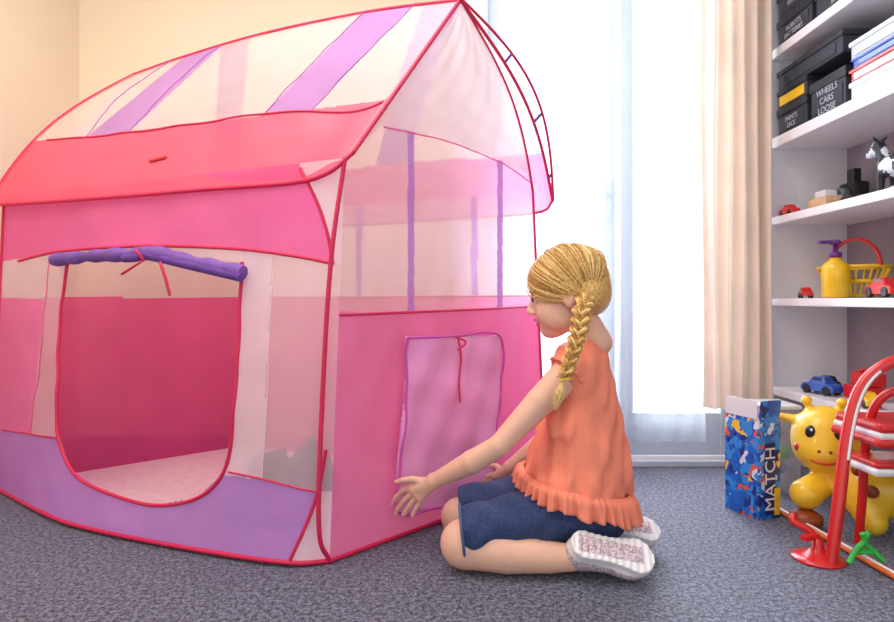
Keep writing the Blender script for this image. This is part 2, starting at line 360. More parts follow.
# window flap on side wall
fp=[(408,338),(455,336),(500,336),(501,380),(496,440),(490,497),(440,507),(399,513),(400,470),(406,400)]
def flcls(c): u,v=to_pixel(c); return np.where(pip(u,v,fp),0,-1)
m_flap=mat('lilac_flap',(254,172,232),.6,.05,9,.5,22)
TMs=TM; TM=[m_flap]; right.wr=.008; fo=right.grid('window_flap',240,260,flcls,tent,.03); TM=TMs
sd=fo.modifiers.new('s','SOLIDIFY'); sd.thickness=.014
pipe('flap_edge',right.line(fp+[fp[0]],120,.03,g=(.5,.5)),.004,mat('flap_binding',(216,90,190),.6))
right.wr=.004
pipe('flap_tie',right.line([(458,337),(461,360),(459,384),(460,402)],20,.045,g=(.6,.5)),.003)
pipe('flap_tie_2',right.line([(456,337),(466,342),(458,350)],12,.05,g=(.6,.5)),.003)
# crumpled blanket in tent
bl=SDF().ell((-.47,1.80,.10),(.12,.08,.12),.02).ell((-.40,1.80,.13),(.08,.07,.10),.02).ell((-.56,1.86,.05),(.10,.07,.07),.02).fn(lambda X,Y,Z:.012*np.sin(38*X+20*Z+3*np.sin(25*Y))+.010*np.sin(55*Z-30*X+4*np.sin(18*X))+.005*np.sin(90*X+60*Z),op='add')
bl.fn(lambda X,Y,Z:.008-Z,.004,'i')
nets('crumpled_blanket',bl,(-.72,1.68,-.01),(-.22,2.0,.28),.006,mat('grey_plush',(84,80,98),.9,.2,40,.5,150))
# ------------------------------------------------------------------ GIRL
girl=empty('girl')
m_skin=mat('skin',(240,190,166),.5,.03,12,.05,300,sss=.12); m_lip=mat('lips',(212,118,112),.4,.03); m_eye=mat('eye_white',(240,238,235),.2,.01); m_iris=mat('iris',(50,76,104),.2); m_black=mat('black_plastic',(25,25,28),.4,.1)
def hairmat(n,c,c2):
    m=mat(n,c,.38,.2,1,col2=c2); nt=m.node_tree; no=[x for x in nt.nodes if x.type=='TEX_NOISE'][0]; no.inputs['Scale'].default_value=160; return m
m_h1=hairmat('hair_blonde',(236,196,118),(196,142,70)); m_h2=hairmat('hair_gold',(214,164,88),(166,110,50)); m_h3=hairmat('hair_light',(252,224,160),(228,184,108))
# near (left) arm
sh=P(571,371,1.535); el=P(499,446,1.505); wr=P(434,481,1.585)
A=SDF(); A.chain([sh,P(540,402,1.515),el,P(472,462,1.53),wr],[.042,.035,.0265,.029,.0185],.01)
A.cap(wr,P(414,489,1.61),.017,.014,.01).cap(wr,P(421,496,1.605),.016,.013,.01).cap(P(413,488,1.612),P(421,497,1.607),.012,.011,.008)
fr=[.0075,.0068,.0062,.0052]
A.chain([P(424,481,1.60),P(411,479,1.60),P(403,480,1.605),P(396,482,1.615)],[.010,.008,.007,.0055],.006)
A.chain([P(412,487,1.612),P(403,490,1.622),P(396,497,1.635),P(392,504,1.645)],fr,.004)
A.chain([P(413,492,1.613),P(405,499,1.624),P(398,508,1.636),P(395,516,1.646)],fr,.004)
A.chain([P(417,496,1.612),P(410,505,1.622),P(404,514,1.632),P(401,521,1.640)],fr,.004)
A.chain([P(422,499,1.608),P(417,507,1.614),P(413,514,1.622),P(411,520,1.628)],[x*.88 for x in fr],.004)
nets('arm_left',A,(-.20,1.42,.08),(.36,1.68,.54),.0024,m_skin,girl)
# far arm
B=SDF(); B.chain([P(590,362,1.73),P(545,440,1.78),P(510,467,1.82)],[.042,.029,.019],.01)
w2=P(510,467,1.82); B.cap(w2,P(496,476,1.85),.017,.013).cap(w2,P(500,481,1.85),.015,.012)
for i,(a,b,c) in enumerate([((495,474),(488,476),(484,482)),((496,477),(489,481),(485,487)),((498,480),(492,485),(488,491)),((501,482),(496,487),(493,492))]):
    B.chain([P(*a,1.853),P(*b,1.868),P(*c,1.875)],[.0075,.0066,.0056],.004)
B.chain([P(503,471,1.835),P(496,466,1.85),P(490,465,1.86)],[.009,.0075,.006],.005)
nets('arm_right',B,(.08,1.66,.06),(.46,1.92,.56),.003,m_skin,girl)
# legs
L=SDF(); L.chain([(.34,1.55,.12),(.20,1.52,.105),(.045,1.49,.068)],[.07,.06,.05],.01)
L.ell((.030,1.492,.064),(.045,.046,.052),.02)
L.chain([(.05,1.487,.056),(.14,1.47,.050),(.24,1.458,.046),(.325,1.452,.046)],[.048,.046,.036,.027],.015)
L.cap((.325,1.452,.046),(.37,1.452,.05),.027,.025)
L.fn(lambda X,Y,Z:.004-Z,.004,'i')
nets('leg_left',L,(-.05,1.38,-.01),(.42,1.66,.22),.0038,m_skin,girl)
L=SDF(); L.chain([(.34,1.67,.12),(.18,1.69,.09),(.035,1.69,.062)],[.07,.058,.048],.01)
L.chain([(.035,1.69,.056),(.14,1.68,.048),(.26,1.655,.044),(.40,1.62,.045)],[.048,.044,.035,.027],.015); L.fn(lambda X,Y,Z:.004-Z,.004,'i')
nets('leg_right',L,(-.05,1.56,-.01),(.46,1.78,.22),.0045,m_skin,girl)
# shorts
def wr_fn(a): return lambda X,Y,Z:a*(np.sin(60*X+35*Z+3*np.sin(30*Y))+.7*np.sin(90*Z-40*X+2*np.sin(40*X)))
Dn=SDF().cap((.335,1.545,.130),(.05,1.495,.092),.078,.061,.01).cap((.335,1.665,.125),(.045,1.69,.084),.078,.058,.02).ell((.36,1.61,.12),(.11,.14,.09),.03)
Dn.fn(wr_fn(.0022),op='add').fn(lambda X,Y,Z:.034-X-.10*(Z-.08),.004,'i').fn(lambda X,Y,Z:.03-Z,.004,'i')
m_den=mat('denim',(58,76,122),.85,.12,300,.25,400,col2=(36,48,88))
nets('denim_shorts',Dn,(.0,1.40,-.0),(.50,1.80,.24),.0035,m_den,girl)
tube('shorts_cuff',[(.037-.10*(.068*math.sin(a)),1.493+.0645*math.cos(a),.091+.0645*math.sin(a)) for a in np.linspace(0,2*math.pi,40)],.0035,mat('denim_cuff',(78,98,146),.8),girl,cyclic=True)
# blouse
m_cor=mat('coral_cotton',(255,148,120),.8,.05,16,.35,90); 
Bl=SDF().ell((.347,1.61,.395),(.086,.120,.155),.02).ell((.346,1.60,.27),(.116,.134,.14),.05).ell((.330,1.60,.18),(.134,.146,.10),.05)
Bl.cap((.312,1.528,.478),(.372,1.715,.484),.043,.043,.04).cap((.352,1.60,.50),(.362,1.625,.535),.06,.047,.03)
Bl.fn(lambda X,Y,Z:(.0045*np.sin(80*Y+14*np.sin(7*Z)+70*X)+.003*np.sin(130*X-50*Y+10*Z))*np.clip((.46-Z)*6,0,1)+.0025*np.sin(42*Z+30*X+2*np.sin(30*Y))+.002*np.sin(95*X-60*Z+3*np.sin(25*Y)),op='add')
Bl.fn(lambda X,Y,Z:(.128+(.47-X)*.20)-Z,.003,'i').fn(lambda X,Y,Z:Z-(.548+.25*(X-.355)),.003,'i')
Bl.ell((.35,1.618,.585),(.052,.058,.045),.006,'s')
nets('blouse',Bl,(.14,1.42,.06),(.52,1.80,.60),.004,m_cor,girl)
V=[];Q=[];NR=300;rows=10
for j in range(rows):
    t=j/(rows-1)
    for i in range(NR):
        a=2*math.pi*i/NR; rp=(.002+.009*t)*math.sin(33*a+2*math.sin(5*a))*(t**.5)+.003*math.sin(67*a)
        rx=.131+.016*min(1,t*4)+.004*t+rp; ry=.145+.014*min(1,t*4)+.004*t+rp; ca,sa=math.cos(a),math.sin(a); ex=.80
        x=.330+rx*math.copysign(abs(ca)**ex,ca); y=1.60+ry*math.copysign(abs(sa)**ex,sa); fr_=(1-ca)/2
        V.append((x,y,.166+(.475-x)*.18-(.066-.022*fr_)*t-.004*math.sin(11*a)*t))
for j in range(rows-1):
    for i in range(NR): b=j*NR; Q.append((b+i,b+NR+i,b+NR+(i+1)%NR,b+(i+1)%NR))
rf=mesh('hem_ruffle',V,Q,m_cor,girl); rf.modifiers.new('s','SOLIDIFY').thickness=.003
# shoulder ruffle
V=[];Q=[];n=90
c=Vector(sh); ax=(P(540,402,1.515)-sh).normalized(); e1=ax.cross(Vector((0,1,0))).normalized(); e2=ax.cross(e1)
for j in range(6):
    t=j/5
    for i in range(n):
        a=2*math.pi*i/n; r=.045+.008*t+.005*t*math.sin(13*a); p=c+ax*(-.012+.026*t)+e1*r*math.cos(a)+e2*r*math.sin(a); V.append(p)
for j in range(5):
    for i in range(n): b=j*n; Q.append((b+i,b+n+i,b+n+(i+1)%n,b+(i+1)%n))
mesh('sleeve_ruffle',V,Q,m_cor,girl).modifiers.new('s','SOLIDIFY').thickness=.003
# shoes
m_sole=mat('shoe_sole',(246,244,248),.5,.02); m_glit=mat('glitter_shoe',(240,224,232),.35,.3,200,.4,300,col2=(160,134,152))
def shoe(nm,o,T,up,sc=1.1):
    T=Vector(T).normalized(); up=Vector(up); up=(up-T*up.dot(T)).normalized(); W=up.cross(T)
    M=Matrix((( T.x*sc,W.x*sc,up.x*sc,o[0]),(T.y*sc,W.y*sc,up.y*sc,o[1]),(T.z*sc,W.z*sc,up.z*sc,o[2]),(0,0,0,1)))
    f=SDF().cap((.025,0,.03),(.13,0,.024),.031,.031,.01).ell((.125,.002,.024),(.048,.037,.028),.015).cap((.022,0,.03),(.022,0,.052),.030,.026,.01).cap((.03,0,.045),(.08,0,.035),.028,.024,.01)
    def solef(X,Y,Z):
        a=np.clip((X-.025)/.11,0,1); w=.031+.008*a-.006*np.sin(math.pi*a); q=np.sqrt((X-(.025+.11*a))**2+Y**2)-w
        return np.maximum(q,np.abs(Z-.006)-.011+.0015*np.sin(X*420)*(Z<0))
    f.fn(solef,.002)
    f.fn(lambda X,Y,Z:Z-.072,.003,'i')
    nets(nm,f,(-.03,-.06,-.015),(.20,.06,.09),.0025,[m_glit,m_sole],girl,M,lambda c:((c[:,2]<.0175)&~((c[:,2]<-.002)&(abs(c[:,1])<.019)&(c[:,0]>.01)&(c[:,0]<.148))).astype(int))
shoe('shoe_left',(.290,1.422,.094),(.97,.03,-.22),(.05,.62,-.78)); shoe('shoe_right',(.375,1.58,.086),(.95,.06,-.16),(.05,.45,-.85),1.0)
tube('sock',[(.315,1.452,.046),(.34,1.45,.05)],.030,m_white,girl)
# head
f=Vector((-.965,.17,-.22)).normalized(); l=Vector((0,0,1)).cross(f).normalized(); u=f.cross(l)
HC=P(565,293,1.60); K=1.05; HM=Matrix(((f.x*K,l.x*K,u.x*K,HC.x),(f.y*K,l.y*K,u.y*K,HC.y),(f.z*K,l.z*K,u.z*K,HC.z),(0,0,0,1)))
Hd=SDF().ell((-.014,0,.028),(.088,.070,.075),.01).ell((.022,0,-.022),(.060,.056,.072),.03)
Hd.ell((.054,0,-.082),(.022,.024,.018),.03)
for sgn in(1,-1):
    Hd.ell((.046,sgn*.030,-.042),(.028,.026,.028),.02)
    Hd.ell((.02,sgn*.045,-.062),(.03,.014,.02),.02)
    Hd.ell((-.006,sgn*.071,-.012),(.016,.007,.027),.006); Hd.ell((-.002,sgn*.080,-.010),(.009,.005,.016),.004,'s')
    Hd.ell((.086,sgn*.029,.002),(.014,.016,.010),.012,'s')
    Hd.ell((.067,sgn*.029,.001),(.0125,.014,.0125),.003)
    Hd.ell((.0835,sgn*.031,.0),(.012,.0125,.0055),.002,'s')
    Hd.ell((.084,sgn*.008,-.031),(.008,.006,.006),.006)
Hd.cap((.074,0,.004),(.094,0,-.024),.006,.0080,.012)
Hd.ell((.079,0,-.049),(.0105,.016,.0052),.005).ell((.076,0,-.060),(.0105,.013,.0056),.004).ell((.093,0,-.0545),(.02,.03,.0014),.002,'s')
Hd.cap((-.022,0,-.05),(-.05,0,-.135),.036,.035,.02)
def hidx(c): return ((abs(c[:,1])<.014)&(c[:,0]>.077)&(c[:,2]<-.0450)&(c[:,2]>-.0645)).astype(int)
nets('head',Hd,(-.13,-.10,-.17),(.12,.10,.13),.0022,[m_skin,m_lip],girl,HM,hidx)
def hl(p): return HM@Vector(p)
for sgn,nm in((1,'left'),(-1,'right')):
    ec=Vector(hl((.0695,sgn*.029,.0)))
    lathe('eye_'+nm,[(.0118*math.sin(math.pi*i/12)+1e-4,.0118*math.cos(math.pi*i/12)) for i in range(13)],ec,m_eye,girl,20)
    d=(f+l*.35*sgn-u*.12).normalized(); lathe('iris_'+nm,[(.0062,-.001),(.0058,.0010),(.0001,.0022)],ec+d*.0105,m_iris,girl,16,d); lathe('pupil_'+nm,[(.003,0),(.0028,.0012),(.0001,.0016)],ec+d*.0122,m_black,girl,12,d)
    tube('lashes_'+nm,[hl((.0845-.0018-9*max(0,x+.002)**2*6,sgn*(.030+x),.0070-.25*abs(x))) for x in np.linspace(-.012,.015,9)],.0014,m_h2,girl)
    tube('eyebrow_'+nm,[hl((.0830-26*max(0,x+.006)**2,sgn*(.030+x),.022-.12*abs(x))) for x in np.linspace(-.014,.018,9)],.0013,m_h2,girl)
# hair cap
zs=[-.10,-.06,-.02,.02,.055,.085,.13]; xs=[-.060,-.042,-.022,.002,.036,.056,.066]
hcen=np.array((-.016,0,.029)); hr=np.array((.097,.081,.086))
Hr=SDF().ell(hcen,hr,.01).ell((-.058,.0,-.02),(.048,.06,.05),.03).ell((-.055,.045,-.015),(.033,.036,.038),.02)
Hr.fn(lambda X,Y,Z:X-np.interp(Z,zs,xs),.008,'i')
nets('hair_cap',Hr,(-.14,-.11,-.10),(.12,.11,.14),.003,m_h1,girl,HM)
G=np.array((-.050,.070,-.022))
def onhead(d,e): d=d/np.linalg.norm(d); return hcen+d/np.sqrt(((d/(hr+e))**2).sum())
def slerp(a,b,t):
    a=a/np.linalg.norm(a);b=b/np.linalg.norm(b); w=math.acos(np.clip(a@b,-.999,.999)); return (math.sin((1-t)*w)*a+math.sin(t*w)*b)/math.sin(w)
sets=[[],[],[]]; rr=[[],[],[]]
for i in range(760):
    if i%2==0:
        q=rng.rand(); z=-.015+.11*q; y=.074*math.sqrt(max(0,1-(q*.97)**2)); x=np.interp(z,zs,xs)+.004
        st=np.array((x,y*(1 if rng.rand()<.8 else -1),z))
    else:
        a=rng.uniform(.15,2.6); st=hcen+np.array((math.cos(a)*.1,rng.uniform(-.03,.01),math.sin(a)*.09))
    st=st-hcen; e=rng.uniform(-.0005,.0045); pts=[]; wv=rng.uniform(-1,1,2)
    for t in np.linspace(0,1,14):
        d=slerp(st,G-hcen,t); p=onhead(d,e)
        p=p+np.array((wv[0],0,wv[1]))*.006*math.sin(math.pi*t); 
        if t>.8: p=p*(1-(t-.8)*2.5)+G*(t-.8)*2.5
        pts.append(hl(p))
    k=i%3; sets[k].append(pts); rr[k].append([.5+1.0*math.sin(math.pi*min(1,t*.8+.12)) for t in np.linspace(0,1,14)])
for k,m in enumerate((m_h1,m_h2,m_h3)): tube('hair_strands_%d'%k,None,.0008,m,girl,many=sets[k],radii=rr[k],res=1)
# braid
ctr=catmull([hl(G),P(583,308,1.490),P(580,326,1.472),P(575,346,1.455),P(569,364,1.447),P(564,379,1.445)],120)
bs=[[],[],[]]; br=[[],[],[]]
for sd_ in range(3):
    for sub in range(9):
        pts=[];rd=[]
        for i in range(120):
            u_=i/119; T=ctr[min(i+1,119)]-ctr[max(i-1,0)]; T/=np.linalg.norm(T); vd=np.array((0,1.,0)); sx=np.cross(T,vd); sx/=np.linalg.norm(sx); vd=np.cross(sx,T)
            ph=2*math.pi*(3.0*u_)+2*math.pi*sd_/3; w_=(1.32-.42*u_)*min(1,.65+u_*3)
            o=sx*.0125*w_*math.sin(ph)+vd*.0065*math.sin(2*ph)
            aa=2*math.pi*sub/8+ph*.3; ro=.0 if sub==8 else .0062*w_
            o=o+sx*ro*math.cos(aa)+vd*ro*math.sin(aa)
            pts.append(ctr[i]+o); rd.append(w_*.9)
        bs[(sub)%3].append(pts); br[(sub)%3].append(rd)
for k,m in enumerate((m_h1,m_h2,m_h3)): tube('braid_%d'%k,None,.0030,m,girl,many=bs[k],radii=br[k],res=2)
e0=P(564,379,1.445); tube('hair_elastic',[e0+Vector((.0095*math.cos(a),.0095*math.sin(a),.002*math.cos(a))) for a in np.linspace(0,6.283,20)],.003,mat('elastic_yellow',(240,200,90),.6),girl,cyclic=True)
tl=[];tr=[]
for i in range(70):
    a=rng.uniform(0,6.28); r=rng.uniform(0,1); end=P(555,405+rng.uniform(-8,6),1.444); pts=catmull([e0,P(560,392,1.443)+Vector((math.cos(a)*.012*r,math.sin(a)*.008*r,0)),end+Vector((math.cos(a)*.009*r,math.sin(a)*.006*r,0))],10); tl.append(pts); tr.append([1,1,1,1,1,1,.9,.7,.5,.2])
tube('braid_tail',None,.0016,m_h3,girl,many=tl,radii=tr,res=1)
# ------------------------------------------------------------------ SHELVES
sh_=empty('wall_shelving')
box('end_panel',(1.415,2.425,1.2),(.31,.03,2.4),m_shelf,sh_); box('back_panel',(1.562,1.7,1.2),(.014,1.42,2.4),m_shelfback,sh_,bevel=0)
for k,(b,t) in enumerate(((1.58,1.615),(1.235,1.275),(.94,.97),(.628,.656),(.284,.316),(2.0,2.035))):
    box('board_%d'%k,(1.408,1.70,(b+t)/2),(.296,1.42,t-b),m_shelf,sh_)
tube('upright_rail',[(1.548,2.05,.1),(1.548,2.05,2.4)],.008,m_black,sh_)
m_dark=mat('storage_card_dark',(54,60,72),.6,.1); m_dark2=mat('storage_lid',(40,44,54),.5,.1); m_lab=mat('label_ink',(190,196,206),.7)
m_blue=mat('plastic_blue',(40,90,190),.35,.03,coat=.3); m_red=mat('plastic_red',(216,30,30),.3,.03,coat=.4); m_yel=mat('plastic_yellow',(250,200,20),.3,.03,coat=.4); m_pl=mat('plastic_white',(236,238,242),.35,.02); m_tub=mat('plastic_tub_grey',(196,204,216),.4,.03)
m_pu=mat('plastic_purple',(110,50,140),.35); m_or=mat('plastic_orange',(245,120,40),.35); m_gr=mat('plastic_green',(50,190,70),.35); m_wood=mat('toy_wood',(230,190,150),.6,.1); m_gy=mat('plastic_grey',(120,120,128),.4)
def text(nm,s_,loc,size,m,parent,rot):
    cu=bpy.data.curves.new(nm,'FONT'); cu.body=s_; cu.size=size; cu.extrude=.0006; cu.align_x='CENTER'; cu.align_y='CENTER'; cu.materials.append(m)
    o=link(bpy.data.objects.new(nm,cu),parent); o.location=loc; o.rotation_euler=rot; return o
RX=(math.pi/2,0,-math.pi/2)
def sbox(y0,y1,z,h,txt,m=m_dark,lid=True,x0=1.275,col=None,ml=None):
    e=empty('storage_box'); d=.24; c=((x0+x0+d)/2,(y0+y1)/2)
    box('body',(c[0],c[1],z+h*.45),(d-.01,y1-y0-.012,h*.9),m,e); 
    if lid: box('lid',(c[0],c[1],z+h*.86),(d,y1-y0,h*.26),ml or (m_dark2 if m is m_dark else m),e)
    box('label_plate',(x0+.004,c[1],z+h*.38),(.004,(y1-y0)*.8,h*.5),col or m_dark,e,bevel=.001)
    if txt: text('label',txt,(x0+.001,c[1],z+h*.38),h*.24,m_lab,e,RX)
    return e
sbox(2.17,2.40,1.616,.105,'ROBOTS\nBATTERIES'); sbox(2.17,2.40,1.722,.10,'BRICKS'); sbox(1.92,2.155,1.616,.095,'SPARE\nBITS'); sbox(1.92,2.155,1.712,.095,'TRACK'); sbox(1.66,1.90,1.616,.10,'ANIMALS')
sbox(2.20,2.40,1.276,.105,'PAINTS\nDICE'); sbox(2.20,2.40,1.382,.07,'',col=m_yel,ml=m_dark2); sbox(1.985,2.185,1.276,.13,'WHEELS\nCARS\nLOOSE'); sbox(2.0,2.40,1.453,.075,'')
sbox(1.74,1.97,1.276,.06,'',m_pl,col=m_pl); sbox(1.74,1.97,1.337,.04,'',m_red,col=m_pl,ml=m_red); sbox(1.72,1.96,1.378,.03,'',m_blue,col=m_blue); sbox(1.70,1.97,1.409,.055,'',m_tub,col=m_tub,ml=m_pl); sbox(1.50,1.69,1.276,.12,'',m_tub,col=m_tub)
def car(nm,c,L_,m,rz=0,m2=None):
    e=empty(nm); R=Matrix.Translation(c)@Matrix.Rotation(rz,4,'Z'); w=L_*.42
    pr=[(-.5,.10),(-.5,.24),(-.44,.29),(-.28,.31),(-.17,.47),(.14,.47),(.27,.31),(.45,.27),(.5,.20),(.5,.10)]
    V=[];n=len(pr)
    for yy,sc in((-.5,.92),(-.42,1),(.42,1),(.5,.92)):
        for x,z in pr: V.append(R@Vector((x*L_*(.97 if sc<1 else 1),yy*w*(1 if z<.32 else .8),z*L_*sc)))
    Q=[(j*n+i,j*n+(i+1)%n,(j+1)*n+(i+1)%n,(j+1)*n+i) for j in range(3) for i in range(n)]+[tuple(range(n))[::-1],tuple(3*n+i for i in range(n))]
    mesh('car_body',V,Q,m,e,smooth=False)
    for sx in(-.3,.3):
        for sy in(-1,1): lathe('wheel_%d_%d'%(sx*10,sy),[(.001,-.02*L_),(.09*L_,-.05*L_),(.125*L_,-.04*L_),(.125*L_,.04*L_),(.09*L_,.05*L_),(.001,.02*L_)],R@Vector((sx*L_,sy*w*.45,.125*L_)),m_black,e,20,R.to_3x3()@Vector((0,1,0)))
    for sy in(-1,1): 
        V=[R@Vector((x*L_,sy*w*.435,z*L_)) for x,z in((-.20,.34),(-.13,.44),(.10,.44),(.19,.34))]; mesh('window_%d'%sy,V,[(0,1,2,3)],m2 or m_black,e,smooth=False)
car('toy_car',(1.30,2.355,.971),.085,m_red,1.6); car('toy_car',(1.33,2.30,.657),.085,m_red,1.2); car('toy_car',(1.33,1.88,.657),.13,m_red,1.5,m_gy); car('toy_car',(1.33,2.20,.317),.13,m_blue,1.9); car('toy_car',(1.31,1.93,.317),.10,m_yel,1.3); car('toy_car',(1.37,2.10,.971),.10,m_black,1.4)
car('toy_car',(1.44,2.34,.317),.10,m_black,1.5); car('toy_car',(1.49,1.97,.971),.10,m_gy,1.4); car('toy_car',(1.47,1.95,.657),.10,m_blue,1.7)
e=empty('wooden_toy_boat'); box('hull',(1.375,2.24,.997),(.09,.12,.05),m_wood,e,bevel=.02); box('cabin',(1.375,2.25,1.032),(.05,.06,.03),m_pl,e,bevel=.008)
e=empty('toy_camera'); box('body',(1.49,2.27,1.03),(.06,.09,.10),m_black,e,bevel=.012); lathe('lens',[(.03,0),(.03,.03),(.022,.032),(.02,.02)],(1.46,2.27,1.03),m_gy,e,20,(-1,0,0)); box('flash',(1.49,2.27,1.095),(.03,.04,.07),m_black,e,bevel=.005)
# toy cow on shelf
cw=SDF().ell((1.33,1.84,1.05),(.035,.06,.035),.01).cap((1.33,1.88,1.07),(1.33,1.91,1.12),.02,.016,.01).cap((1.33,1.91,1.12),(1.33,1.95,1.105),.018,.012,.01)
for yy in(1.80,1.875):
    for xx in(1.312,1.348): cw.cap((xx,yy,1.04),(xx,yy,.98),.012,.009,.008)
cw.cap((1.33,1.91,1.13),(1.31,1.905,1.15),.006,.003).cap((1.33,1.91,1.13),(1.35,1.905,1.15),.006,.003).cap((1.33,1.78,1.06),(1.33,1.765,1.01),.005,.004)
mc=mat('toy_cow_patches',(225,232,245),.4,.1,16,col2=(20,24,40)); rp_=[x for x in mc.node_tree.nodes if x.type=='VALTORGB'][0].color_ramp; rp_.interpolation='CONSTANT'; rp_.elements[1].position=.54
nets('toy_cow',cw,(1.27,1.75,.965),(1.39,1.97,1.17),.003,mc)
# pump bottle
e=empty('pump_bottle'); c=(1.325,2.115,.657)
lathe('bottle',[(.036,0),(.042,.004),(.042,.10),(.038,.115),(.018,.13),(.016,.14)],c,m_yel,e); lathe('collar',[(.019,.138),(.019,.155),(.008,.157),(.007,.185)],c,m_pu,e); box('spout',(1.30,2.115,.657+.19),(.065,.02,.012),m_pu,e); lathe('pump_top',[(.016,.182),(.018,.19),(.012,.198)],c,m_pu,e)
e=empty('toy_shopping_basket'); V=[]
for k,z in enumerate((.0,.05,.10)): tube('rim_%d'%k,[(1.44+(.055+.02*k)*math.cos(a),2.2+(.08+.03*k)*math.sin(a),.665+z) for a in np.linspace(0,6.283,30)],.006,m_yel,e,cyclic=True)
for i in range(14):
    a=i*6.283/14; tube('rib_%d'%i,[(1.44+.055*math.cos(a),2.2+.08*math.sin(a),.662),(1.44+.095*math.cos(a),2.2+.14*math.sin(a),.765)],.004,m_yel,e)
tube('handle',[(1.44,2.2+.14*math.cos(a),.765+.10*math.sin(a)) for a in np.linspace(0,math.pi,20)],.007,m_red,e)
e=empty('toy_bricks'); box('brick_a',(1.39,2.07,.341),(.06,.12,.045),m_red,e); box('brick_b',(1.40,2.06,.387),(.06,.09,.045),m_red,e)
for k in range(3): lathe('stud_%d'%k,[(.011,0),(.011,.01)],(1.40,2.03+.03*k,.409),m_red,e,16)
tube('power_cable',catmull([(1.545,2.0,1.25),(1.535,1.97,.95),(1.54,2.02,.72),(1.535,1.98,.45),(1.54,2.03,.12)],40),.004,m_black)
# ------------------------------------------------------------------ FLOOR TOYS
def gamebox_mat():
    m=bpy.data.materials.new('game_box_print'); m.use_nodes=True; nt=m.node_tree; b=nt.nodes['Principled BSDF']; tc=nt.nodes.new('ShaderNodeTexCoord')
    v=nt.nodes.new('ShaderNodeTexVoronoi'); v.inputs['Scale'].default_value=44; n=nt.nodes.new('ShaderNodeTexNoise'); n.inputs['Scale'].default_value=30
    mx=nt.nodes.new('ShaderNodeMix'); mx.data_type='VECTOR'; mx.inputs[0].default_value=.08; nt.links.new(tc.outputs['Object'],n.inputs['Vector']); nt.links.new(tc.outputs['Object'],mx.inputs[4]); nt.links.new(n.outputs['Color'],mx.inputs[5]); nt.links.new(mx.outputs[1],v.inputs['Vector'])
    r=nt.nodes.new('ShaderNodeValToRGB'); r.color_ramp.interpolation='CONSTANT'; e=r.color_ramp.elements
    e[0].color=S2L((24,96,196)); e[1].color=S2L((225,238,250)); e[1].position=.76
    for p,c in((.25,(50,150,230)),(.45,(30,112,210)),(.60,(18,50,130)),(.86,(235,96,50)),(.94,(250,205,60))): x=e.new(p); x.color=S2L(c)
    sp=nt.nodes.new('ShaderNodeSeparateColor'); nt.links.new(v.outputs['Color'],sp.inputs[0]); nt.links.new(sp.outputs[0],r.inputs['Fac']); nt.links.new(r.outputs['Color'],b.inputs['Base Color']); b.inputs['Roughness'].default_value=.35; return m
e=empty('board_game_box'); gm=gamebox_mat(); rz=math.radians(20); gc=Vector((.935,1.90,.15)); R=Matrix.Translation(gc)@Matrix.Rotation(rz,4,'Z')
def lb(nm,c,s_,m,parent,rx=0,bevel=.002): return box(nm,(0,0,0),s_,m,parent,bevel=bevel,rot=R@Matrix.Translation(c)@Matrix.Rotation(rx,4,'X'))
lb('carton',(0,0,0),(.085,.13,.30),gm,e); lb('flap_front',(0,-.066,.175),(.08,.002,.055),gm,e,.15); lb('flap_side',(-.044,0,.175),(.002,.12,.055),m_pl,e); lb('title_band',(0,-.0665,-.03),(.040,.002,.21),mat('title_navy',(18,40,110),.4),e)
t=text('title','MATCH',(0,0,0),.055,m_pl,e,(0,0,0)); t.matrix_world=R@Matrix.Translation((0,-.069,-.03))@Matrix.Rotation(math.pi/2,4,'X')@Matrix.Rotation(math.pi/2,4,'Z')
lb('price_sticker',(.026,-.0668,-.10),(.022,.002,.08),m_yel,e)
e=empty('clear_plastic_tub'); cm=fabric('clear_plastic',(235,235,240),.2,.75)
for nm,c,s_ in(('front',(1.13,2.07,.15),(.10,.003,.27)),('side',(1.08,2.14,.15),(.003,.14,.27)),('side_2',(1.18,2.14,.15),(.003,.14,.27)),('back',(1.13,2.21,.15),(.10,.003,.27)),('base',(1.13,2.14,.008),(.10,.14,.012))): box(nm,c,s_,cm,e,bevel=.001)
box('lid',(1.13,2.14,.29),(.11,.15,.014),m_pl,e); 
for k in range(7): lathe('ball_%d'%k,[(.026*math.sin(math.pi*i/8)+1e-4,.026*math.cos(math.pi*i/8)) for i in range(9)],(1.11+.04*(k%2),2.12+.03*(k%3),.045+.028*k),(m_red,m_blue,m_yel,m_gr)[k%4],e,14)
# giraffe ride-on
gi=empty('giraffe_ride_on_toy'); hc=P(824,438,1.84); fd=Vector((-.50,-.86,0)).normalized(); sdv=Vector((.86,-.50,0)).normalized(); UZ=Vector((0,0,1))
g=SDF().ell(hc,(.088,.088,.096),.02).ell(hc+fd*.035-UZ*.034,(.072,.070,.052),.03)
for q in(1,-1):
    a=hc+sdv*(.035*q)+UZ*.07; b=hc+sdv*(.045*q)+UZ*.108; g.cap(a,b,.010,.008,.01).ell(b,(.015,.015,.015),.004)
    g.cap(hc+sdv*(.07*q)+UZ*.045,hc+sdv*(.11*q)+UZ*.055,.018,.010,.01)
g.cap(hc+Vector((.03,-.01,-.03)),P(868,488,1.78),.065,.080,.03)
g.ell(P(885,487,1.74),(.13,.10,.085),.03)
g.cap(P(826,480,1.82),P(806,494,1.79),.036,.043,.02).cap(P(860,500,1.72),P(873,522,1.68),.045,.035,.02).cap(P(925,500,1.70),P(930,520,1.66),.045,.035,.02)
g.fn(lambda X,Y,Z:.003-Z,.004,'i')
gm_=mat('giraffe_yellow',(252,204,48),.35,.02,9,coat=.3)
nets('giraffe_body',g,(.99,1.50,-.01),(1.48,2.0,.46),.0045,gm_,gi)
m_br=mat('giraffe_brown',(150,70,30),.4)
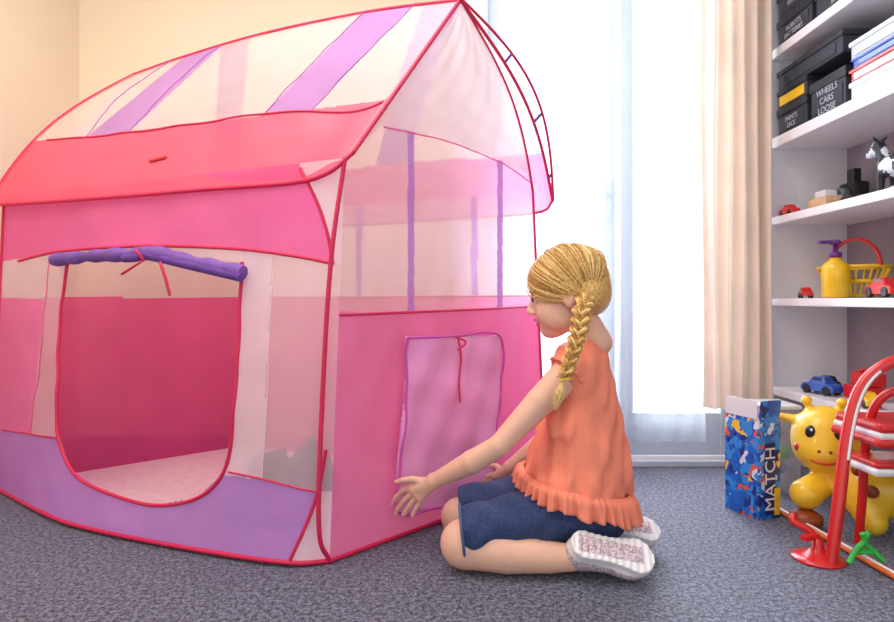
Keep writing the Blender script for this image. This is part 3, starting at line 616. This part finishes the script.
def ball(nm,c,r,m,parent,sc=(1,1,1)):
    return lathe(nm,[(r*math.sin(math.pi*i/12)+1e-4,r*sc[2]*math.cos(math.pi*i/12)) for i in range(13)],c,m,parent,20)
for q,nm in((1,'near'),(-1,'far')):
    ball('eye_'+nm,hc+fd*.074+sdv*(.035*q)+UZ*.028,.014,m_black,gi,(1,1,1.35)); ball('eye_glint_'+nm,hc+fd*.086+sdv*(.032*q)+UZ*.036,.004,m_pl,gi)
    ball('cheek_'+nm,hc+fd*.058+sdv*(.062*q)-UZ*.022,.015,m_red,gi); ball('nostril_'+nm,hc+fd*.103+sdv*(.014*q)-UZ*.020,.0045,m_br,gi)
tube('smile',[hc-UZ*(.034+.020*math.cos(a))+sdv*(.045*math.sin(a))+fd*(.036+.070*math.cos(a*.78)) for a in np.linspace(-1.25,1.25,22)],.0035,m_red,gi)
for k,(x,y,d) in enumerate(((858,470,1.66),(885,470,1.63),(872,492,1.64),(905,490,1.62))): ball('spot_%d'%k,P(x,y,d+.02),.017,m_br,gi)
lathe('hoof',[(.03,0),(.044,.01),(.043,.03),(.02,.045)],(P(806,497,1.78).x,1.78,.003),m_br,gi)
# red child's step chair
ch=empty('folding_child_chair')
pts=catmull([P(831,563,1.515),P(839,500,1.53),P(848,430,1.56),P(861,388,1.57),P(885,365,1.56),P(915,360,1.54),P(960,375,1.5)],60)
tube('frame_arch',pts,.015,m_red,ch,res=6); tube('frame_inlay',[Vector(p)+Vector((.002,-.0130,0)) for p in pts[22:44]],.0045,m_pl,ch)
pt2=catmull([P(858,545,1.66),P(862,500,1.64),P(866,440,1.62),P(876,405,1.60),P(898,390,1.58),P(940,392,1.54)],50); tube('inner_arch',pt2,.011,m_red,ch,res=5)
tube('rear_leg',[P(960,375,1.5),P(965,500,1.5),Vector((1.25,1.5,.01))],.015,m_red,ch)
def slab(nm,c,sx,sy,h,m): return box(nm,c,(sx,sy,h),m,ch,bevel=h*.45)
sc_=P(906,436,1.60); slab('seat_shell',sc_,.27,.20,.022,m_red); slab('seat_pad',sc_+Vector((0,0,.018)),.26,.19,.016,m_pl); slab('seat_top',sc_+Vector((0,0,.036)),.255,.185,.022,m_red)
s2=P(910,466,1.58); slab('step_shell',s2,.27,.14,.018,m_pl); slab('step_pad',s2+Vector((0,0,.017)),.26,.13,.014,m_red)
e=empty('toy_sucker_dart'); b=P(818,558,1.555); b.z=.001
lathe('cup',[(.062,0),(.060,.005),(.045,.010),(.025,.018),(.014,.03),(.012,.05)],b,m_red,e); tube('stem',catmull([b+Vector((0,0,.045)),b+Vector((-.02,.01,.07)),b+Vector((-.05,.02,.085)),b+Vector((-.045,.03,.10))],16),.009,m_red,e); box('catch',b+Vector((-.02,0,.055)),(.05,.02,.014),m_red,e,rz=.4)
e=empty('toy_arrow'); tube('shaft',[(1.005,1.95,.012),(1.045,1.30,.012)],.0095,m_or,e,res=5); tube('shaft_groove',[(1.000,1.93,.021),(1.038,1.32,.021)],.003,m_pl,e)
e=empty('toy_clip'); q=Vector((1.02,1.515,.03))
tube('jaw_a',catmull([q+Vector((-.045,-.01,-.02)),q+Vector((-.02,0,.01)),q+Vector((.0,.0,.03)),q+Vector((-.005,0,.05))],12),.007,m_gr,e); tube('jaw_b',catmull([q+Vector((.04,-.01,-.015)),q+Vector((.02,0,.008)),q+Vector((.0,.0,.03)),q+Vector((.012,0,.052))],12),.007,m_gr,e); tube('hinge',[q+Vector((-.03,0,.004)),q+Vector((.03,0,.004))],.006,m_gr,e)
# ------------------------------------------------------------------ LIGHT + CAMERA
wd=bpy.data.worlds.new('sky'); bpy.context.scene.world=wd; wd.use_nodes=True; bg=wd.node_tree.nodes['Background']; bg.inputs[0].default_value=(.94,.97,1,1); bg.inputs[1].default_value=1.35
def area(nm,loc,rot,sx,sy,en,col):
    l_=bpy.data.lights.new(nm,'AREA'); l_.shape='RECTANGLE'; l_.size=sx; l_.size_y=sy; l_.energy=en; l_.color=col
    o=bpy.data.objects.new(nm,l_); COL.objects.link(o); o.location=loc; o.rotation_euler=rot; return o
area('window_daylight',(.66,3.3,1.45),(math.radians(-90),0,0),1.0,2.0,105,(.84,.92,1))
area('room_fill',(-.55,1.4,2.46),(0,0,0),1.4,1.2,30,(1,.97,.94))  # added overhead fill for room and tent interior, not a real fixture
area('warm_wall_fill',(-1.5,.7,2.2),(math.radians(50),0,math.radians(-5)),.4,.3,8,(1,.82,.52))  # added warm light to tint the wall; no such lamp in the room
cd=bpy.data.cameras.new('camera'); cd.sensor_width=36; cd.lens=F/894*36; cd.shift_y=-11/894; cd.clip_start=.05
co=bpy.data.objects.new('camera',cd); COL.objects.link(co); co.location=(0,0,H); co.rotation_euler=(math.pi/2,0,0); bpy.context.scene.camera=co
bpy.context.scene.view_settings.view_transform='Standard'
